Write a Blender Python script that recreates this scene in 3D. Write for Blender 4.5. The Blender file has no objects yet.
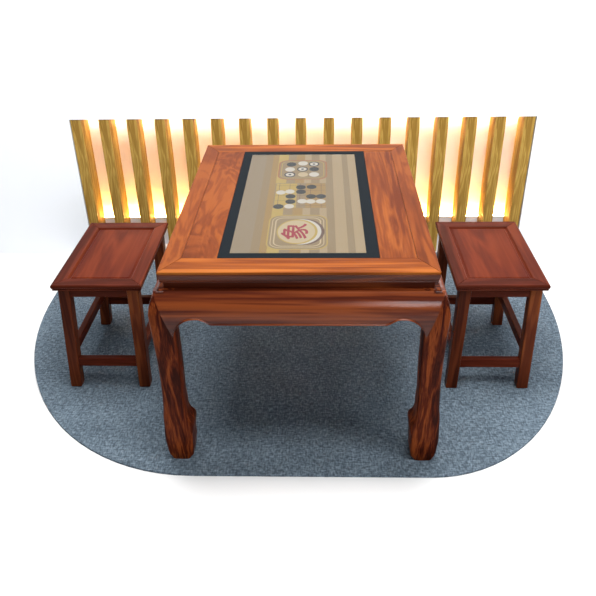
import bpy, bmesh, math, random
from mathutils import Vector, Matrix
random.seed(4)
C = bpy.context.scene.collection
PI = math.pi

# ------------------------------------------------------------------ materials
def new_mat(name):
    m = bpy.data.materials.new(name); m.use_nodes = True
    nt = m.node_tree
    return m, nt, nt.nodes['Principled BSDF']

def plain(name, col, rough=.6, spec=.5, coat=0, emit=None, strength=0):
    m, nt, b = new_mat(name)
    b.inputs['Base Color'].default_value = (*col, 1)
    b.inputs['Roughness'].default_value = rough
    b.inputs['Specular IOR Level'].default_value = spec
    b.inputs['Coat Weight'].default_value = coat
    if emit:
        b.inputs['Emission Color'].default_value = (*emit, 1)
        b.inputs['Emission Strength'].default_value = strength
    return m

def wood(name, axis, dark, mid, light, rough=.3, fig=.3, sc=9., coat=.0, bump=.02, off=0., streak=.5, spec=.025):
    """grain running along axis (0 x, 1 y, 2 z), fig = how swirly"""
    m, nt, b = new_mat(name)
    N, L = nt.nodes, nt.links
    tc = N.new('ShaderNodeTexCoord'); mp = N.new('ShaderNodeMapping')
    s = [1., 1., 1.]; s[axis] = .06 + fig * .35
    mp.inputs['Scale'].default_value = s
    mp.inputs['Location'].default_value = (off, off * 1.7, off * .6)
    L.new(tc.outputs['Object'], mp.inputs['Vector'])
    n1 = N.new('ShaderNodeTexNoise'); n1.inputs['Scale'].default_value = sc
    n1.inputs['Detail'].default_value = 4; n1.inputs['Distortion'].default_value = .4 + fig * 1.2
    L.new(mp.outputs['Vector'], n1.inputs['Vector'])
    # rings: a sine of the large noise gives the cathedral grain
    mul = N.new('ShaderNodeMath'); mul.operation = 'MULTIPLY'; mul.inputs[1].default_value = 34
    sn = N.new('ShaderNodeMath'); sn.operation = 'SINE'
    L.new(n1.outputs['Fac'], mul.inputs[0]); L.new(mul.outputs[0], sn.inputs[0])
    mp2 = N.new('ShaderNodeMapping'); s2 = [1., 1., 1.]; s2[axis] = .03
    mp2.inputs['Scale'].default_value = s2
    L.new(tc.outputs['Object'], mp2.inputs['Vector'])
    n2 = N.new('ShaderNodeTexNoise'); n2.inputs['Scale'].default_value = sc * 12
    n2.inputs['Detail'].default_value = 3
    L.new(mp2.outputs['Vector'], n2.inputs['Vector'])
    n3 = N.new('ShaderNodeTexNoise'); n3.inputs['Scale'].default_value = sc * .6
    L.new(mp.outputs['Vector'], n3.inputs['Vector'])
    a = N.new('ShaderNodeMath'); a.operation = 'MULTIPLY_ADD'; a.inputs[1].default_value = .16
    L.new(sn.outputs[0], a.inputs[0]); L.new(n3.outputs['Fac'], a.inputs[2])
    a2 = N.new('ShaderNodeMath'); a2.operation = 'MULTIPLY_ADD'; a2.inputs[1].default_value = streak
    L.new(n2.outputs['Fac'], a2.inputs[0]); L.new(a.outputs[0], a2.inputs[2])
    a3 = N.new('ShaderNodeMath'); a3.operation = 'SUBTRACT'; a3.inputs[1].default_value = streak * .5
    L.new(a2.outputs[0], a3.inputs[0])
    r = N.new('ShaderNodeValToRGB'); e = r.color_ramp.elements
    e[0].position = .25; e[0].color = (*dark, 1); e[1].position = .75; e[1].color = (*light, 1)
    k = e.new(.5); k.color = (*mid, 1)
    L.new(a3.outputs[0], r.inputs['Fac']); L.new(r.outputs['Color'], b.inputs['Base Color'])
    b.inputs['Roughness'].default_value = rough
    b.inputs['Specular IOR Level'].default_value = spec
    b.inputs['Coat Weight'].default_value = coat; b.inputs['Coat Roughness'].default_value = .18
    bp = N.new('ShaderNodeBump'); bp.inputs['Strength'].default_value = bump * 5; bp.inputs['Distance'].default_value = .002
    L.new(n2.outputs['Fac'], bp.inputs['Height']); L.new(bp.outputs['Normal'], b.inputs['Normal'])
    return m

TOPC = ((.075, .016, .0035), (.118, .027, .0055), (.160, .042, .008))
LEGC = ((.022, .004, .002), (.068, .012, .004), (.17, .038, .009))  # table rosewood again, darkened: weaker light on the sides put into the colour
STC = ((.040, .007, .003), (.072, .013, .006), (.11, .022, .008))
OAKC = ((.23, .125, .025), (.33, .20, .045), (.45, .29, .075))
W_top_x = wood('rosewood_top_across', 0, (.10, .022, .004), (.19, .050, .008), (.28, .088, .015), fig=.06)
W_top_y = wood('rosewood_top_along', 1, *TOPC, fig=.45, sc=8, off=2.3)
W_pan_l = wood('rosewood_panel_swirl', 1, *TOPC, fig=1.0, sc=7, off=5.1, streak=.35)
W_pan_r = wood('rosewood_panel_straight', 1, (.075, .015, .0035), (.125, .030, .006), (.175, .048, .009), fig=.12, sc=15, off=1.4)
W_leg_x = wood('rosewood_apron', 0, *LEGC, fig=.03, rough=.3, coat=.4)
W_waist = wood('rosewood_waist', 0, *LEGC, fig=.03, rough=.4)
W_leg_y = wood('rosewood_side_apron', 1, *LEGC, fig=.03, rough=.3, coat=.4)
W_leg_z = wood('rosewood_leg', 2, *LEGC, fig=-.13, rough=.3, coat=0, sc=24, streak=.6)
S_x = wood('red_wood_across', 0, *STC, fig=.06, rough=.3)
S_y = wood('red_wood_along', 1, *STC, fig=.06, rough=.3)
S_p = wood('red_wood_panel', 1, (.062, .010, .005), (.092, .016, .006), (.125, .025, .009), fig=.25, rough=.35, sc=6)
S_z = wood('red_wood_leg', 2, (.035, .008, .004), (.08, .018, .007), (.15, .040, .012), fig=.06, rough=.3)
OAK = wood('olive_oak_slat', 2, *OAKC, fig=.08, rough=.5, coat=0, sc=34)
M_wall = plain('white_wall_paint', (.86, .89, .93), .7, .2)
M_floor = plain('white_floor_tile', (.72, .73, .74), .6, .1)
M_back = plain('peach_backing_paint', (.93, .82, .77), .75, .2)
M_ledge = plain('pale_ledge_paint', (.72, .74, .80), .6, .3)
M_led = plain('warm_led', (.9, .8, .6), .5, .2, emit=(1., .60, .14), strength=230)
M_fill_led = plain('soft_pink_fill', (.9, .8, .7), .5, .2, emit=(1., .80, .68), strength=100)
M_alu = plain('brushed_aluminium', (.6, .6, .6), .35)
M_bezel = plain('black_bezel', (.006, .008, .010), .4, .01)
M_white_plastic = plain('white_lamp_housing', (.8, .8, .8), .4)

def carpet_mat():
    m, nt, b = new_mat('blue_grey_carpet')
    N, L = nt.nodes, nt.links
    tc = N.new('ShaderNodeTexCoord')
    def noise(sx, sy, sc, det=2):
        mp = N.new('ShaderNodeMapping'); mp.inputs['Scale'].default_value = (sx, sy, 1)
        L.new(tc.outputs['Object'], mp.inputs['Vector'])
        n = N.new('ShaderNodeTexNoise'); n.inputs['Scale'].default_value = sc; n.inputs['Detail'].default_value = det
        L.new(mp.outputs['Vector'], n.inputs['Vector']); return n.outputs['Fac']
    a = noise(1, .35, 170); c = noise(.35, 1, 150); d = noise(1, 1, 7)
    m1 = N.new('ShaderNodeMath'); m1.operation = 'ADD'; L.new(a, m1.inputs[0]); L.new(c, m1.inputs[1])
    m2 = N.new('ShaderNodeMath'); m2.operation = 'MULTIPLY_ADD'; m2.inputs[1].default_value = .25
    L.new(d, m2.inputs[0]); L.new(m1.outputs[0], m2.inputs[2])
    mr = N.new('ShaderNodeMapRange'); mr.inputs['From Min'].default_value = .85; mr.inputs['From Max'].default_value = 1.4
    L.new(m2.outputs[0], mr.inputs['Value'])
    r = N.new('ShaderNodeValToRGB'); e = r.color_ramp.elements
    e[0].color = (.046, .062, .080, 1); e[1].color = (.17, .22, .27, 1)
    k = e.new(.5); k.color = (.088, .120, .152, 1)
    L.new(mr.outputs[0], r.inputs['Fac']); L.new(r.outputs['Color'], b.inputs['Base Color'])
    b.inputs['Roughness'].default_value = .95; b.inputs['Specular IOR Level'].default_value = .1
    bp = N.new('ShaderNodeBump'); bp.inputs['Strength'].default_value = .6; bp.inputs['Distance'].default_value = .004
    L.new(m1.outputs[0], bp.inputs['Height']); L.new(bp.outputs['Normal'], b.inputs['Normal'])
    return m
M_carpet = carpet_mat()

def lit(name, col, k=1.):
    """a glowing colour of the display; the bands hold painted slat reflections"""
    m, nt, b = new_mat(name)
    b.inputs['Base Color'].default_value = (.02, .02, .02, 1)
    b.inputs['Roughness'].default_value = .3
    b.inputs['Specular IOR Level'].default_value = 0
    b.inputs['Emission Color'].default_value = (*col, 1); b.inputs['Emission Strength'].default_value = k * 1.2
    return m

def glass_mat():
    m = bpy.data.materials.new('display_glass'); m.use_nodes = True
    nt = m.node_tree; N, L = nt.nodes, nt.links
    N.remove(N['Principled BSDF'])
    f = N.new('ShaderNodeFresnel'); f.inputs['IOR'].default_value = 1.17
    t = N.new('ShaderNodeBsdfTransparent'); g = N.new('ShaderNodeBsdfGlossy'); g.inputs['Roughness'].default_value = .04
    x = N.new('ShaderNodeMixShader')
    L.new(f.outputs[0], x.inputs[0]); L.new(t.outputs[0], x.inputs[1]); L.new(g.outputs[0], x.inputs[2])
    L.new(x.outputs[0], N['Material Output'].inputs[0])
    return m

# ------------------------------------------------------------------ helpers
def thing(name, label, cat, loc=(0, 0, 0), group=None):
    o = bpy.data.objects.new(name, None); C.objects.link(o)
    o.location = loc; o.empty_display_size = .1
    o['label'] = label; o['category'] = cat
    if group: o['group'] = group
    return o

def mesh_obj(name, verts, faces, mats, parent=None, smooth=False, bevel=0, seg=2, recalc=True, fmat=None):
    me = bpy.data.meshes.new(name); me.from_pydata([tuple(v) for v in verts], [], faces)
    if recalc:
        bm = bmesh.new(); bm.from_mesh(me); bmesh.ops.recalc_face_normals(bm, faces=bm.faces); bm.to_mesh(me); bm.free()
    for m in (mats if isinstance(mats, (list, tuple)) else [mats]): me.materials.append(m)
    if fmat:
        for p, i in zip(me.polygons, fmat): p.material_index = i
    if smooth:
        me.polygons.foreach_set('use_smooth', [True] * len(me.polygons))
    o = bpy.data.objects.new(name, me); C.objects.link(o)
    if parent: o.parent = parent
    if bevel:
        b = o.modifiers.new('bevel', 'BEVEL'); b.width = bevel; b.segments = seg; b.limit_method = 'ANGLE'
        b.angle_limit = math.radians(35)
    if smooth:
        w = o.modifiers.new('edges', 'EDGE_SPLIT'); w.split_angle = math.radians(40)
    return o

def boxes(bl):
    V, F = [], []
    for (x0, x1, y0, y1, z0, z1) in bl:
        n = len(V)
        V += [(x0, y0, z0), (x1, y0, z0), (x1, y1, z0), (x0, y1, z0), (x0, y0, z1), (x1, y0, z1), (x1, y1, z1), (x0, y1, z1)]
        F += [tuple(n + i for i in f) for f in ((0, 3, 2, 1), (4, 5, 6, 7), (0, 1, 5, 4), (1, 2, 6, 5), (2, 3, 7, 6), (3, 0, 4, 7))]
    return V, F

def box(name, b, mat, parent=None, bevel=.002):
    return mesh_obj(name, *boxes([b]), mat, parent, bevel=bevel)

def structure(o): o['kind'] = 'structure'; return o

def loft(rings, close=True):
    n = len(rings[0]); V = [p for r in rings for p in r]; F = []
    for i in range(len(rings) - 1):
        for j in range(n if close else n - 1):
            k = (j + 1) % n
            F.append((i * n + j, i * n + k, (i + 1) * n + k, (i + 1) * n + j))
    if close:
        F.append(tuple(range(n))); F.append(tuple((len(rings) - 1) * n + j for j in range(n)))
    return V, F

def mitred_frame(parent, outer, inner, prof, mats, names=('frame_rail',) * 4):
    """outer/inner = (x0,x1,y0,y1); prof = list of (t, z), t = 0 at outer edge .. 1 at inner edge"""
    ox0, ox1, oy0, oy1 = outer; ix0, ix1, iy0, iy1 = inner
    oc = [(ox0, oy0), (ox1, oy0), (ox1, oy1), (ox0, oy1)]; ic = [(ix0, iy0), (ix1, iy0), (ix1, iy1), (ix0, iy1)]
    out = []
    g = .0006
    for k in range(4):
        a, b = k, (k + 1) % 4
        d = Vector((oc[b][0] - oc[a][0], oc[b][1] - oc[a][1])).normalized() * g
        rings = []
        for c, s in ((a, 1), (b, -1)):
            rings.append([(oc[c][0] + (ic[c][0] - oc[c][0]) * t + d.x * s, oc[c][1] + (ic[c][1] - oc[c][1]) * t + d.y * s, z) for t, z in prof])
        V, F = loft(rings)
        out.append(mesh_obj(names[k], V, F, mats[k % 2], parent, bevel=.0008, seg=1))
    return out

def lerp(tab, z):
    """smooth table lookup, tab sorted by first value"""
    if z <= tab[0][0]: return tab[0][1]
    for (a, u), (b, v) in zip(tab, tab[1:]):
        if z <= b:
            t = (z - a) / (b - a); t = t * t * (3 - 2 * t) * .5 + t * .5
            return u + (v - u) * t
    return tab[-1][1]

# ------------------------------------------------------------------ the room
YS, YB = 1.58, 1.74          # slat fronts and niche backing
NX0, NX1, NZ = -1.160, 1.101, .728
structure(mesh_obj('floor', *boxes([(-4, 4, -3.2, 1.9, -.06, -.008)]), M_floor))
# wall with the lit niche cut into it
structure(mesh_obj('wall_back', *boxes([(-4, 4, YS, 1.9, NZ, 2.7), (-4, NX0, YS, 1.9, -.008, NZ), (NX1, 4, YS, 1.9, -.008, NZ)]), M_wall))
structure(mesh_obj('wall_niche', *boxes([(NX0, NX1, YB, 1.9, -.008, NZ)]), M_back))
structure(mesh_obj('baseboard_back', *boxes([(NX0, NX1, 1.70, YB, -.008, .136), (NX0, NX1, 1.70, 1.706, .136, .152)]), M_ledge, bevel=.002))

# carpet laid on the pale floor, front corners rounded
pts = []
xl, xr, yf, yb = -1.225, 1.135, -.045, 1.575
for i in range(25):
    a = PI + i / 24 * PI / 2; pts.append((xl + .85 + .85 * math.cos(a), yf + 1.14 + 1.14 * math.sin(a)))
for i in range(25):
    a = 1.5 * PI + i / 24 * PI / 2; pts.append((xr - .70 + .70 * math.cos(a), yf + 1.14 + 1.14 * math.sin(a)))
pts += [(xr, yb), (xl, yb)]
n = len(pts)
V = [(x, y, -.008) for x, y in pts] + [(x, y, 0) for x, y in pts]
F = [tuple(reversed(range(n))), tuple(range(n, 2 * n))] + [(i, (i + 1) % n, n + (i + 1) % n, n + i) for i in range(n)]
cp = mesh_obj('carpet', V, F, M_carpet)
cp['kind'] = 'structure'

# slats
SC = thing('slatted_wall_panel', 'row of upright olive-brown wooden slats before the glowing back wall', 'slatted panel', (-.031, YS + .003, 0))
for i in range(17):
    x = -1.099 + i * 2.200 / 16
    if i == 0:
        slat0 = o = box('slat', (-.0255, .0255, 0, .115, 0, NZ - .0005), OAK, SC, bevel=.0015)
    else:
        o = slat0.copy(); C.objects.link(o)
    o.location = (x, 0, 0)

# warm light strip lying on the ledge behind the slats
ls = thing('led_strip', 'warm glowing light strip on the ledge behind the wooden slats', 'light strip', (-.03, 1.720, .136))
box('channel', (-1.11, 1.11, -.009, .009, 0, .006), M_alu, ls, bevel=.0005)
box('diffuser', (-1.108, 1.108, -.007, .007, .006, .011), M_led, ls, bevel=0)
ls = thing('led_strip', 'added unseen fill strip, soft pinkish, under the top of the niche behind the slats', 'light strip', (-.03, 1.719, NZ - .0115))  # unseen strip, added to brighten the upper niche
box('channel', (-1.11, 1.11, -.009, .009, .005, .011), M_alu, ls, bevel=.0005)  # channel and diffuser of the added fill strip
box('diffuser', (-1.108, 1.108, -.007, .007, 0, .005), M_fill_led, ls, bevel=0)

# ------------------------------------------------------------------ chess table
T = thing('game_table', 'large orange-brown rosewood table with a screen set into its top', 'table', (0, 0, 0))
W2, LY = .411, 1.104
OUT = (-W2, W2, 0, LY); INN = (-.353, .353, .088, 1.018)
edge = [(1, .750), (.02, .750), (.002, .7575), (.006, .7593), (.018, .760), (1, .760)]
low_edge = [(1, .722), (.10, .722), (.07, .7228), (.062, .7255), (.085, .7275), (.06, .730), (.015, .742), (.012, .7498), (1, .7498)]  # lower rim of the top; its shade is painted as darker wood
mitred_frame(T, OUT, INN, edge, (W_top_x, W_top_y), ('front_rail', 'side_rail', 'back_rail', 'side_rail'))
for o in mitred_frame(T, OUT, INN, low_edge, (W_leg_x, W_leg_y), ('shaded_edge',) * 4): o['label'] = 'shaded edge under the top, its shade put into darker wood'
box('top_panel', (-.3524, -.2455, .0886, 1.0174, .735, .7596), W_pan_l, T, bevel=.0012)
box('top_panel', (.2425, .3524, .0886, 1.0174, .735, .7596), W_pan_r, T, bevel=.0012)
box('waist', (-.398, .398, .013, LY - .013, .700, .7225), W_waist, T, bevel=.002)

# bulge of apron and leg shoulder: distance outward of the top's edge, by height
Yb = [(0, -.028), (.05, -.022), (.12, -.014), (.25, -.004), (.40, .010), (.52, .022), (.60, .031), (.63, .031), (.655, .027), (.675, .020), (.69, .010), (.70, .001)]
OX = [(0, .452), (.03, .461), (.10, .464), (.18, .459), (.28, .449), (.40, .444), (.52, .445), (.60, .447), (.63, .447), (.655, .443), (.675, .436), (.69, .426), (.70, .415)]
WI = [(0, .066), (.02, .084), (.06, .092), (.11, .094), (.145, .098), (.162, .096), (.185, .085), (.215, .076), (.30, .069), (.45, .070), (.55, .073), (.60, .074), (.66, .068), (.70, .05)]
zs = [0, .006, .02, .04, .06, .09, .12, .14, .155, .17, .185, .20, .22, .25, .30, .36, .43, .50, .55, .60, .63, .65, .665, .68, .69, .70]
def leg(sx, sy):
    rings = []
    for z in zs:
        ox = lerp(OX, z); yo = lerp(Yb, z); w = lerp(WI, z); r = .010 if z > .01 else .014
        x0, x1 = ox - w, ox; y0, y1 = -yo, -yo + w        # y0 is the outer face
        # shallow ridge along the outward corner, rounded corners elsewhere
        sec = []
        for cx, cy, a0 in ((x1 - r, y0 + r, -PI / 2), (x1 - r, y1 - r, 0), (x0 + r, y1 - r, PI / 2), (x0 + r, y0 + r, PI)):
            for k in range(4):
                a = a0 + k / 3 * PI / 2
                sec.append((cx + r * math.cos(a), cy + r * math.sin(a)))
        ring = []
        for x, y in sec:
            ring.append((x * sx, y if sy < 0 else LY - y, z))
        rings.append(ring)
    V, F = loft(rings)
    return mesh_obj('leg', V, F, W_leg_z, T, smooth=True)
for sx in (-1, 1):
    for sy in (-1, 1): leg(sx, sy)

def apron_lower(u, half, flat):
    """lower edge height at distance u from the middle of a side"""
    e = half
    a, b, c, d = flat, flat + .045, e - .118, e - .050
    u = abs(u)
    if u < a: return .600
    if u < b:
        t = (u - a) / (b - a); return .600 + .019 * t * t * (3 - 2 * t)
    if u < c: return .619
    if u < d:
        t = (u - c) / (d - c); return .619 - .074 * (1 - math.sqrt(max(0, 1 - t * t)))
    t = min(1, (u - d) / (e - d)); return .545 + .155 * t
def apron(side):
    half = .428 if side in ('front', 'back') else LY / 2 + .010
    flat = .255 if side in ('front', 'back') else .36
    mat = W_leg_x if side in ('front', 'back') else W_leg_y
    us = [half * s for s in (-1 + 2 * i / 160 for i in range(161))]
    def pos(u, z, inset):
        o = lerp(Yb, z) + .0022 - inset
        if side == 'front': return (u, -o, z)
        if side == 'back': return (u, LY + o, z)
        ox = lerp(OX, z) + .0012 - inset
        return ((-ox if side == 'left' else ox), LY / 2 + u, z)
    nz = 14; V = []; F = []
    for inset in (0, .022):
        for u in us:
            zl = apron_lower(u, half, flat)
            for j in range(nz + 1):
                z = zl + (.6995 - zl) * (1 - (1 - j / nz) ** 1.3)
                V.append(pos(u, z, inset))
    m = len(us); q = nz + 1; S = m * q
    for i in range(m - 1):
        for j in range(nz):
            a, b, c, d = i * q + j, (i + 1) * q + j, (i + 1) * q + j + 1, i * q + j + 1
            F += [(a, b, c, d), (S + d, S + c, S + b, S + a)]
        F.append((i * q, S + i * q, S + (i + 1) * q, (i + 1) * q))
        F.append((i * q + nz, (i + 1) * q + nz, S + (i + 1) * q + nz, S + i * q + nz))
    for i in (0, m - 1):
        for j in range(nz):
            F.append((i * q + j, i * q + j + 1, S + i * q + j + 1, S + i * q + j))
    ap = mesh_obj('apron', V, F, mat, T, smooth=True)
    # raised bead that follows the cut lower edge
    V, F = [], []
    rings = []
    lim = half - .052
    for u in us:
        if abs(u) > lim: continue
        zl = apron_lower(u, half, flat)
        p = Vector(pos(u, zl + .0015, 0))
        s = Vector(pos(u, zl + .0015, -.01)) - p; s.normalize()
        rings.append([tuple(p + s * (.0034 * math.cos(k * PI / 4)) + Vector((0, 0, .0034 * math.sin(k * PI / 4)))) for k in range(8)])
    V, F = loft(rings)
    mesh_obj('bead', V, F, mat, ap, smooth=True)
for s in ('front', 'back', 'left', 'right'): apron(s)

# ------------------------------------------------------------------ the display in the table top
DX0, DX1, DY0, DY1 = -.2447, .2417, .0886, 1.0174
SX0, SX1, SY0, SY1 = -.211, .203, .120, .985
box('display', (DX0, DX1, DY0, DY1, .70, .7575), M_bezel, T, bevel=0)
D = T.children[-1]
D = [c for c in bpy.data.objects if c.name.startswith('display') and c.parent == T][0]
V, F = boxes([(DX0, SX0, DY0, DY1, .7575, .7602), (SX1, DX1, DY0, DY1, .7575, .7602), (SX0, SX1, DY0, SY0, .7575, .7602), (SX0, SX1, SY1, DY1, .7575, .7602)])
mesh_obj('bezel', V, F, M_bezel, D)

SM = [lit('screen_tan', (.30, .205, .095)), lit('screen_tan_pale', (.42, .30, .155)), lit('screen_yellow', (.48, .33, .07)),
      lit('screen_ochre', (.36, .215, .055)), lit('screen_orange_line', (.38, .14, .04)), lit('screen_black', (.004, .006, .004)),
      lit('screen_white', (.62, .57, .48)), lit('screen_cream', (.56, .44, .25)), lit('screen_red', (.36, .012, .03)),
      lit('screen_brown', (.13, .065, .035)), lit('screen_grey', (.30, .22, .125))]
TAN, PALE, YEL, OCH, ORL, BLK, WHT, CRM, RED, BRN, GRY = range(11)
gv, gf, gm = [], [], []
def poly(p, z, mi):
    n = len(gv); gv.extend((x, y, z) for x, y in p); gf.append(tuple(range(n, n + len(p)))); gm.append(mi)
def ring(po, pi_, z, mi):
    n = len(po); b = len(gv); gv.extend((x, y, z) for x, y in po); gv.extend((x, y, z) for x, y in pi_)
    for i in range(n):
        k = (i + 1) % n; gf.append((b + i, b + k, b + n + k, b + n + i)); gm.append(mi)
def circ(cx, cy, rx, ry=None, n=28): 
    ry = ry or rx
    return [(cx + rx * math.cos(i / n * 2 * PI), cy + ry * math.sin(i / n * 2 * PI)) for i in range(n)]
def rrect(x0, x1, y0, y1, r, n=6):
    p = []
    for cx, cy, a0 in ((x1 - r, y0 + r, -PI / 2), (x1 - r, y1 - r, 0), (x0 + r, y1 - r, PI / 2), (x0 + r, y0 + r, PI)):
        for k in range(n + 1):
            a = a0 + k / n * PI / 2; p.append((cx + r * math.cos(a), cy + r * math.sin(a)))
    return p
def rr(p, w):
    x0, x1, y0, y1, r = p
    return rrect(x0, x1, y0, y1, r), rrect(x0 + w, x1 - w, y0 + w, y1 - w, max(.002, r - w))
zb = .7578
# lengthwise bands: slat reflections painted into the display colours, beside its own stripes
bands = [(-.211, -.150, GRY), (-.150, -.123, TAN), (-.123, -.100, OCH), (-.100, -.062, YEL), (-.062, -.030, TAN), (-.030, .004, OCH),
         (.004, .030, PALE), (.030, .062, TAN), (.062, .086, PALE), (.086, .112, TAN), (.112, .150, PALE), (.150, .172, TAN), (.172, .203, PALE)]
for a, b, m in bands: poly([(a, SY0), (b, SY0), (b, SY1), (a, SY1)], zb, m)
z1, z2, z3, z4, z5 = [zb + .0002 * k for k in range(1, 6)]
# top icon: round-cornered board with stones
poly(rrect(-.094, .088, .722, .915, .035), z1, TAN)
ring(*rr((-.097, .091, .716, .920, .038), .006), z2, ORL)
ring(*rr((-.086, .080, .730, .907, .030), .003), z2, YEL)
for x, y, m in ((-.048, .874, BLK), (-.052, .820, WHT), (-.051, .765, WHT), (-.003, .885, WHT), (-.004, .822, WHT), (.040, .876, WHT), (.041, .822, BLK), (.041, .766, WHT), (-.001, .766, CRM)):
    poly(circ(x, y, .019, .023), z2, m)
for x, y in ((-.051, .765), (-.004, .822), (.040, .876)):
    ring(circ(x, y, .021, .026), circ(x, y, .016, .018), z3, BLK); poly(circ(x, y, .006, .007, 8), z3, BLK)
# middle icon: yellow board with black and white stones
poly(rrect(-.100, .088, .455, .680, .006), z1, TAN); poly([(-.096, .458), (-.020, .458), (-.020, .676), (-.096, .676)], z1 + .00005, YEL)
poly([(.012, .458), (.084, .458), (.084, .676), (.012, .676)], z1 + .00005, OCH)
for k in range(5):
    y = .475 + k * .045; poly([(-.096, y), (.084, y), (.084, y + .0015), (-.096, y + .0015)], z2, BRN)
    x = -.085 + k * .038; poly([(x, .458), (x + .0015, .458), (x + .0015, .676), (x, .676)], z2, BRN)
for x, y in ((-.006, .640), (.033, .643), (-.005, .597), (-.041, .556), (-.040, .510), (-.080, .468), (.032, .555), (.067, .555)):
    poly(circ(x, y, .018, .020), z3, BLK)
for x, y in ((-.077, .592), (-.043, .470), (-.045, .600), (.001, .513), (.031, .511), (.066, .511)):
    poly(circ(x, y, .017, .019), z3, WHT)
# bottom icon: big round chess piece seen from the side, in a double rounded frame
poly(rrect(-.103, .086, .150, .395, .040), z1, TAN)
for w, x in ((.0045, 0), (.0030, .011), (.0045, .021)):
    ring(*rr((-.105 + x, .088 - x, .146 + x, .398 - x, .042 - x * .6), w), z2, CRM if x else YEL)
poly(circ(.012, .272, .066, .094, 40), z2 + .00005, BRN)
poly(circ(.002, .272, .066, .092, 40), z3, WHT)
poly(circ(-.010, .272, .066, .090, 40), z4, YEL)
poly(circ(-.012, .272, .060, .083, 40), z4 + .00005, CRM)
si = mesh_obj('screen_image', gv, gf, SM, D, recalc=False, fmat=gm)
# the red character on the piece, its top towards the left
cu = bpy.data.curves.new('glyph', 'FONT'); cu.body = '\u8c61'; cu.size = .088; cu.align_x = 'CENTER'; cu.align_y = 'CENTER'; cu.offset = 0
to = bpy.data.objects.new('glyph', cu); C.objects.link(to)
bpy.context.view_layer.update()
me = bpy.data.meshes.new_from_object(to.evaluated_get(bpy.context.evaluated_depsgraph_get()))
bpy.data.objects.remove(to)
me.materials.clear(); me.materials.append(SM[RED])
xs = [v.co.x for v in me.vertices]; ys = [v.co.y for v in me.vertices]
cx, cy = (min(xs) + max(xs)) / 2, (min(ys) + max(ys)) / 2
kx, ky = .112 / (max(xs) - min(xs)), .084 / (max(ys) - min(ys))
for v in me.vertices:
    x, y = (v.co.x - cx) * kx, (v.co.y - cy) * ky
    v.co = (-.018 - y, .272 + x, z5)
bmg = bmesh.new()
for k, (dx, dy) in enumerate(((0, 0), (.0016, 0), (-.0016, 0), (0, .0016), (0, -.0016))):   # heavy brush strokes
    a = len(bmg.verts); bmg.from_mesh(me); bmg.verts.ensure_lookup_table()
    for v in bmg.verts[a:]: v.co += Vector((dx, dy, k * .00002))
bmg.to_mesh(me); bmg.free()
ch = bpy.data.objects.new('red_character', me); C.objects.link(ch); ch.parent = D
ch['label'] = 'red character on the round piece'
poly_glass = mesh_obj('glass', [(SX0, SY0, .7598), (SX1, SY0, .7598), (SX1, SY1, .7598), (SX0, SY1, .7598)], [(0, 1, 2, 3)], glass_mat(), D, recalc=False)

# ------------------------------------------------------------------ stools
def make_stool(label, loc, lean):
    s = thing('wooden_stool', label, 'stool', loc, 'red-brown stools at the table')
    w, d, h = .332, .536, .480
    z0 = h - .026
    prof = [(1, z0), (.22, z0), (.10, z0 + .002), (.04, z0 + .006), (.10, z0 + .009), (.03, z0 + .012), (0, z0 + .017), (0, h - .004), (.04, h - .001), (.08, h), (.90, h), (.95, h - .001), (1, h - .0065)]
    f = .050
    mitred_frame(s, (0, w, 0, d), (f, w - f, f + .008, d - f - .008), prof, (S_x, S_y), ('front_rail', 'side_rail', 'back_rail', 'side_rail'))
    # inset panel with a sunken channel round it
    x0, x1, y0, y1 = f, w - f, f + .008, d - f - .008
    rg = []
    for k, z in ((0, h - .018), (0, h - .0068), (.006, h - .0068), (.010, h - .0035), (.013, h - .003)):
        rg.append([(x0 + k, y0 + k, z), (x1 - k, y0 + k, z), (x1 - k, y1 - k, z), (x0 + k, y1 - k, z)])
    mesh_obj('seat_panel', *loft(rg), S_p, s)
    # apron boards under the seat
    q = .018; za, zc = z0 - .036, z0 + .002
    box('apron', (q + .03, w - q - .03, q + .006, q + .022, za, zc), S_x, s)
    box('apron', (q + .03, w - q - .03, d - q - .022, d - q - .006, za, zc), S_x, s)
    box('apron', (q + .006, q + .022, q + .03, d - q - .03, za, zc), S_y, s)
    box('apron', (w - q - .022, w - q - .006, q + .03, d - q - .03, za, zc), S_y, s)
    a = .043
    for sx in (0, 1):
        for sy in (0, 1):
            tx = q if sx == 0 else w - q - a; ty = q if sy == 0 else d - q - a
            bx = tx + (-.012 if sx == 0 else .010) + lean; by = ty + (.004 if sy == 0 else -.006)
            rings = []
            for x, y, z, e in ((bx, by, 0, .002), (bx, by, .004, 0), (tx, ty, z0 + .001, 0)):
                rings.append([(x + e, y + e, z), (x + a - e, y + e, z), (x + a - e, y + a - e, z), (x + e, y + a - e, z)])
            V, F = loft(rings)
            mesh_obj('leg', V, F, S_z, s, bevel=.003)
    g = .008
    def st(b, m): box('stretcher', b, m, s, bevel=.003)
    l0 = lean * .65
    st((q + a - .014 + l0, w - q - a + .012 + l0, q + g, q + g + .026, .100, .137), S_x)
    st((q + a - .014 + l0, w - q - a + .012 + l0, d - q - g - .026, d - q - g, .100, .137), S_x)
    st((q + g - .009 + l0, q + g + .016 + l0, q + a - .004, d - q - a + .004, .145, .182), S_y)
    st((w - q - g - .018 + l0, w - q - g + .007 + l0, q + a - .004, d - q - a + .004, .145, .182), S_y)
    return s
make_stool('dark red-brown wooden stool left of the table, seat with an inset panel', (-.913, .402, 0), -.022)
make_stool('reddish wooden stool right of the table, seat edge catching the light', (.548, .402, 0), .004)

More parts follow.
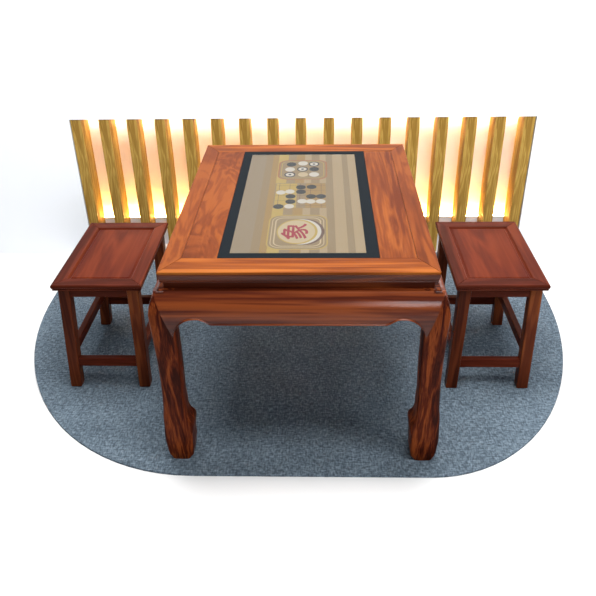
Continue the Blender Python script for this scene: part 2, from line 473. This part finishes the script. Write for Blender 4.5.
# ------------------------------------------------------------------ light
def area(name, loc, tgt, sx, sy, power, col):
    l = bpy.data.lights.new(name, 'AREA'); l.shape = 'RECTANGLE'; l.size = sx; l.size_y = sy; l.energy = power; l.color = col
    o = bpy.data.objects.new(name, l); C.objects.link(o); o.location = loc
    o.rotation_euler = (Vector(tgt) - Vector(loc)).to_track_quat('-Z', 'Y').to_euler()
    return o
area('ceiling_light', (.8, -.75, 2.9), (.8, -.75, 0), 1.6, .6, 85, (1, .97, .94))
area('ceiling_light', (-.1, .5, 2.9), (-.1, .5, 0), 2.2, 1.1, 175, (1, .98, .96))
area('window_light', (1.05, -4, 1.6), (1.05, 0, 1.2), .95, 1.1, 55, (.90, .93, 1))
area('window_light', (3.2, -1.2, 1.9), (0, .5, .3), 1.4, 1.6, 30, (.93, .97, 1))
wd = bpy.data.worlds.new('daylight'); bpy.context.scene.world = wd; wd.use_nodes = True
wd.node_tree.nodes['Background'].inputs['Color'].default_value = (.95, .98, 1, 1)
wd.node_tree.nodes['Background'].inputs['Strength'].default_value = .22

# ------------------------------------------------------------------ camera
p, y, r = .5468, .036, -.0184
cp_, sp, cy_, sy_, cr, sr = math.cos(p), math.sin(p), math.cos(y), math.sin(y), math.cos(r), math.sin(r)
Z = Matrix(((cy_, -sy_, 0), (sy_, cy_, 0), (0, 0, 1)))
f = Z @ Vector((0, cp_, -sp)); u = Z @ Vector((0, sp, cp_)); x = Z @ Vector((1, 0, 0))
x2 = cr * x + sr * u; u2 = cr * u - sr * x
cam = bpy.data.cameras.new('camera'); co = bpy.data.objects.new('camera', cam); C.objects.link(co)
m = Matrix((x2, u2, -f)).transposed().to_4x4(); m.translation = Vector((.0621, -1.7576, 1.7447))
co.matrix_world = m
cam.sensor_width = 36; cam.lens = 700.97 / 596 * 36; cam.clip_start = .05
bpy.context.scene.camera = co
vs = bpy.context.scene.view_settings
vs.view_transform = 'Standard'; vs.look = 'None'; vs.gamma = 1; vs.use_curve_mapping = False; vs.exposure = -.35
